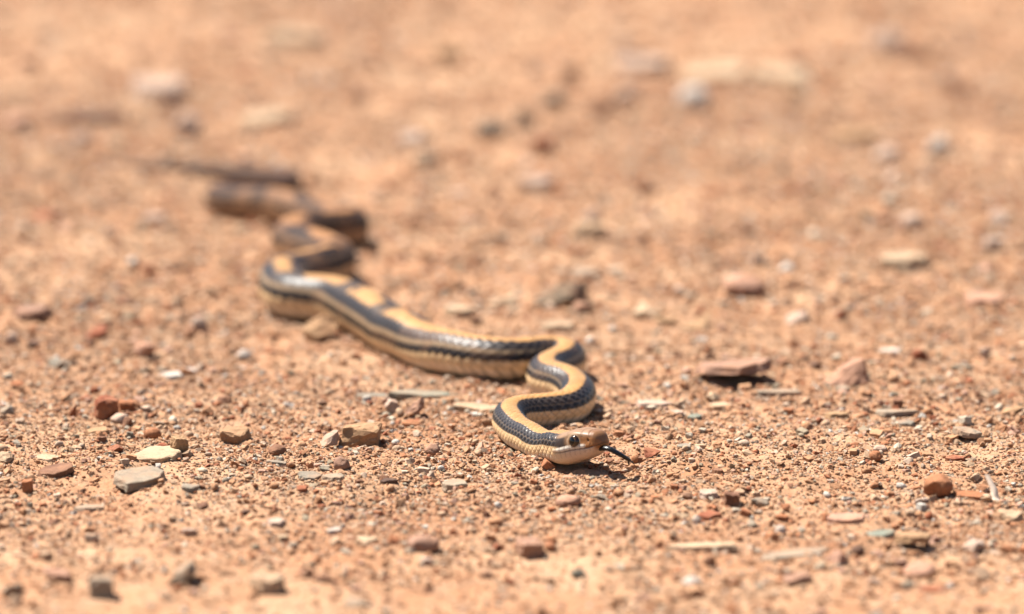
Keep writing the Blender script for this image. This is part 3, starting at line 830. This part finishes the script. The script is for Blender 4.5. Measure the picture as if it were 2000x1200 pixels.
# further loose stones that the photo shows strewn between the ones above
def strew(n):
    rng = np.random.default_rng(42)
    k, i = 0, 0
    kinds = ['chip', 'round', 'slab', 'block', 'chip']
    hues = ['pale', 'cream', 'orange', 'rust', 'grey', 'pink', 'mauve', 'brown', 'tan', 'white', 'dark', 'orange', 'brown']
    while k < n and i < 9000:
        i += 1
        px, py = rng.uniform(10, 1985), rng.uniform(20, 1185)
        w = rng.uniform(17, 30) if py > 480 else rng.uniform(22, 40)
        p = at(px, py)
        r = 0.5 * w / px_per_m(p)
        if near_snake(p[0], p[1], r * 1.3)[0]: continue
        if any((p[0] - a) ** 2 + (p[1] - b) ** 2 < (c + r) ** 2 for a, b, c in S_XY): continue
        kd = kinds[rng.integers(len(kinds))]
        h = w * (rng.uniform(0.3, 0.5) if kd == 'slab' else rng.uniform(0.5, 0.75))
        place_stone(5000 + i, px, py, w, h, kd, (hues if py > 480 else ['pale', 'cream', 'pink', 'tan', 'orange', 'mauve'])[rng.integers(len(hues) if py > 480 else 6)], None, rng.uniform(-40, 40))
        k += 1
strew(300 - len(S))
def name_loose():
    """a stone without a label of its own is told apart by its look and by the notable stone it lies nearest to"""
    cut = [' with', ' lying', ' beside', ' near', ' touching', ' between', ' in ', ' of ', ' leaning', ' tilted', ' below', ' behind', ' before', ' under', ' against', ' just', ' beyond',
           ' ahead', ' next', ' short', ' on ', ',', ' over', ' raised', ' off', ' split', ' midway', ' butted', ' dark', ' flat in', ' to ', ' at ', ' straight', ' propped', ' tucked', ' pressed', ' ending']
    marks = []
    for lab, c in MARKS:
        k = min([lab.find(q, 6) for q in cut if lab.find(q, 6) > 0] + [len(lab)])
        marks.append((lab[:k], c))
    names = [m for m, _ in marks]
    marks = [(m, c) for m, c in marks if names.count(m) == 1 and 2 <= len(m.split()) <= 6]
    out = {}
    for o, look, c, py, kind, adj in LOOSE:
        d, m = min((float(np.hypot(c[0] - q[0], (c[1] - q[1]) * 0.5)), m) for m, q in marks)
        lab = f'{look} {"close to" if d < 0.022 else "near"} the {m}' if d < 0.07 else f'{look} {zone(py)}'
        out.setdefault(lab, []).append((o, kind))
    for lab, lst in out.items():
        for o, kind in lst:
            tag(o, lab, 'pebble' if kind == 'round' else 'stone', f'loose stones: {lab}'[:60] if len(lst) > 1 else None)
name_loose()

# ------------------------------------------------------------------ dry stalk stuck in the grit
def build_stalk():
    a, b = at(1945, 975), at(1945, 975)
    sc = px_per_m(a)
    top = a + np.array([-16 / sc, 0.004, 46 / sc])
    pts = [a - np.array([0, 0, 0.001]), a + (top - a) * 0.4 + np.array([0.0006, 0, 0]), top]
    n, m = 8, 14
    tt = np.linspace(0, 2, m)
    xs = np.stack([np.interp(tt, [0, 1, 2], [p[k] for p in pts]) for k in range(3)], 1)
    rs = np.interp(tt, [0, 0.15, 0.4, 2], [0.0022, 0.0024, 0.0013, 0.0008])
    an = np.linspace(0, 2 * math.pi, n, endpoint=False)
    V = (xs[:, None] + np.stack([np.cos(an), np.sin(an), 0 * an], 1)[None] * rs[:, None, None]).reshape(-1, 3) - a
    F = [(q * n + z, q * n + (z + 1) % n, (q + 1) * n + (z + 1) % n, (q + 1) * n + z) for q in range(m - 1) for z in range(n)]
    me = np_mesh('dry_stalk', V, np.array(F))
    set_col(me, np.repeat(alb((250, 228, 204))[None] * 1.6, len(V), 0))
    o = add('dry_stalk', me, M_TWIG)
    o.location = (a[0], a[1], float(ground_h(a[0], a[1])))
    tag(o, 'short pale dry stalk sticking up beside the flat orange slab', 'stalk')
build_stalk()

# ------------------------------------------------------------------ gravel: uncountable grains, instanced on points
def build_gravel():
    rng = np.random.default_rng(5)
    src = bpy.data.collections.new('grain_shapes')
    kinds = ['chip', 'round', 'block', 'chip', 'wedge', 'slab', 'chip', 'block', 'round', 'chip']
    for k, kd in enumerate(kinds):
        me = rock_mesh('grain', 1.0, 0.82, 0.66 if kd != 'slab' else 0.28, kd, np.random.default_rng(300 + k), sub=1 if kd != 'round' else 0)
        me.materials.append(M_GRAIN)
        o = bpy.data.objects.new(f'grain_{k:02d}', me)
        src.objects.link(o)
    XY, SZ = [], []
    def band(y0, y1, per_cm2, lo, hi, umax=1.3, umin=0.0):
        hw0, hw1 = 0.03 + 0.12 * y0, 0.03 + 0.12 * y1
        n = int((y1 - y0) * (hw0 + hw1) * (umax - umin) * 1e4 * per_cm2)
        y = rng.uniform(y0, y1, n)
        u = rng.uniform(umin, umax, n) * rng.choice([-1, 1], n)
        x = u * (0.03 + 0.12 * y)
        clump = vnoise(x / 0.022, y / 0.022, 21) + 0.6 * vnoise(x / 0.07, y / 0.07, 22) + 0.7 * vnoise(x / 0.13, y / 0.2, 23)
        keep = rng.uniform(-0.75, 0.5, n) < clump
        x, y = x[keep], y[keep]
        s = lo * (hi / lo) ** (rng.uniform(0, 1, len(x)) ** 1.6)
        XY.append(np.stack([x, y], 1)); SZ.append(s * 1e-3)
    band(1.24, 1.60, 120, 0.45, 1.1); band(1.24, 1.60, 16, 1.0, 2.3); band(1.24, 1.60, 2.2, 2.0, 4.2)
    band(0.95, 1.24, 40, 0.7, 1.6); band(0.95, 1.24, 8, 1.4, 2.6); band(0.95, 1.24, 1.2, 2.4, 4.4)
    band(1.60, 2.2, 18, 0.9, 1.9); band(1.60, 2.2, 9, 1.7, 3.2); band(1.60, 2.2, 1.2, 2.8, 5.4)
    band(2.2, 3.2, 4, 1.4, 2.6); band(2.2, 3.2, 2.2, 2.4, 4.4); band(2.2, 3.2, 0.5, 3.8, 7.0)
    band(0.9, 2.2, 6, 0.9, 3.0, 2.3, 1.3); band(2.2, 3.4, 3.5, 1.5, 4.2, 2.3, 1.3); band(3.2, 5.5, 1.6, 2.2, 6.0, 1.8)
    band(0.7, 4.0, 0.5, 1.8, 5.0, 4.5, 2.3)
    # grit pushed up along the snake's belly
    q = rng.integers(60, len(PC) - 200, 7000)
    tg = np.gradient(PC, axis=0)[q]; tg /= np.linalg.norm(tg, axis=1)[:, None]
    off = PR[q] * rng.uniform(0.80, 1.25, len(q)) * rng.choice([-1, 1], len(q))
    XY.append(np.stack([PC[q, 0] + tg[:, 1] * off, PC[q, 1] - tg[:, 0] * off], 1))
    SZ.append(rng.uniform(0.6, 1.0, len(q)) ** 2 * 2.0e-3)
    xy = np.vstack(XY); sz = np.concatenate(SZ)
    ok = ~near_snake(xy[:, 0], xy[:, 1], -0.0004)
    for a, b, w_, d_, y_ in S_BOX:
        dx, dy = xy[:, 0] - a, xy[:, 1] - b
        c_, s_ = math.cos(y_), math.sin(y_)
        ok &= ((dx * c_ + dy * s_) / (0.36 * w_)) ** 2 + ((-dx * s_ + dy * c_) / (0.36 * d_)) ** 2 > 1
    xy, sz = xy[ok], sz[ok]
    n = len(xy)
    pal = np.array([(238, 180, 136), (234, 170, 124), (242, 200, 164), (228, 156, 110), (246, 214, 188), (216, 134, 88), (194, 106, 66), (250, 232, 208),
                    (206, 188, 160), (168, 114, 84), (254, 246, 236), (242, 188, 162), (186, 176, 156), (132, 96, 76)], float)
    pr = np.array([22, 18, 17, 10, 9, 8, 5, 5, 3, 2.4, 2.4, 6, 1.8, 1.2]); pr /= pr.sum()
    col = alb(pal[rng.choice(len(pal), n, p=pr)]) * np.array([0.985, 1.015, 0.985]) * rng.uniform(0.82, 1.14, (n, 1))
    z = ground_h(xy[:, 0], xy[:, 1]) + ground_fine(xy[:, 0], xy[:, 1]) - sz * np.where(sz < 0.0012, 0.06, np.where(sz < 0.0024, 0.14, 0.18))
    me = bpy.data.meshes.new('gravel')
    me.vertices.add(n)
    me.vertices.foreach_set('co', np.column_stack([xy, z]).astype(np.float32).ravel())
    def attr(name, typ, key, arr):
        a = me.attributes.new(name, typ, 'POINT')
        a.data.foreach_set(key, np.ascontiguousarray(arr).ravel())
    rot = np.column_stack([rng.normal(0, 0.28, n), rng.normal(0, 0.28, n), rng.uniform(0, 6.283, n)]).astype(np.float32)
    scl = (sz[:, None] * np.column_stack([rng.uniform(0.85, 1.25, n), rng.uniform(0.8, 1.15, n), np.where(sz < 0.0012, rng.uniform(0.55, 0.95, n), rng.uniform(0.75, 1.25, n))])).astype(np.float32)
    attr('rot', 'FLOAT_VECTOR', 'vector', rot)
    attr('scl', 'FLOAT_VECTOR', 'vector', scl)
    attr('idx', 'INT', 'value', rng.integers(0, len(kinds), n).astype(np.int32))
    c4 = np.ones((n, 4), np.float32); c4[:, :3] = np.clip(col, 0, 0.85)
    attr('col', 'FLOAT_COLOR', 'color', c4)
    o = add('gravel', me, M_GRAIN)
    tag(o, 'fine orange, pink and cream gravel covering the soil', 'gravel', kind='stuff')
    ng = bpy.data.node_groups.new('scatter_grains', 'GeometryNodeTree')
    ng.interface.new_socket('Geometry', in_out='INPUT', socket_type='NodeSocketGeometry')
    ng.interface.new_socket('Geometry', in_out='OUTPUT', socket_type='NodeSocketGeometry')
    gi, go = ng.nodes.new('NodeGroupInput'), ng.nodes.new('NodeGroupOutput')
    ci = ng.nodes.new('GeometryNodeCollectionInfo')
    ci.inputs['Collection'].default_value = src
    ci.inputs['Separate Children'].default_value = True
    ci.inputs['Reset Children'].default_value = True
    ip = ng.nodes.new('GeometryNodeInstanceOnPoints')
    ip.inputs['Pick Instance'].default_value = True
    def named(name, typ):
        q = ng.nodes.new('GeometryNodeInputNamedAttribute')
        q.data_type = typ
        q.inputs['Name'].default_value = name
        return q.outputs['Attribute']
    L = ng.links.new
    L(gi.outputs[0], ip.inputs['Points'])
    L(ci.outputs[0], ip.inputs['Instance'])
    L(named('idx', 'INT'), ip.inputs['Instance Index'])
    L(named('rot', 'FLOAT_VECTOR'), ip.inputs['Rotation'])
    L(named('scl', 'FLOAT_VECTOR'), ip.inputs['Scale'])
    L(ip.outputs[0], go.inputs[0])
    md = o.modifiers.new('grains', 'NODES')
    md.node_group = ng
    print('grains', n, 'snake', round(SNAKE_LEN, 3))
build_gravel()
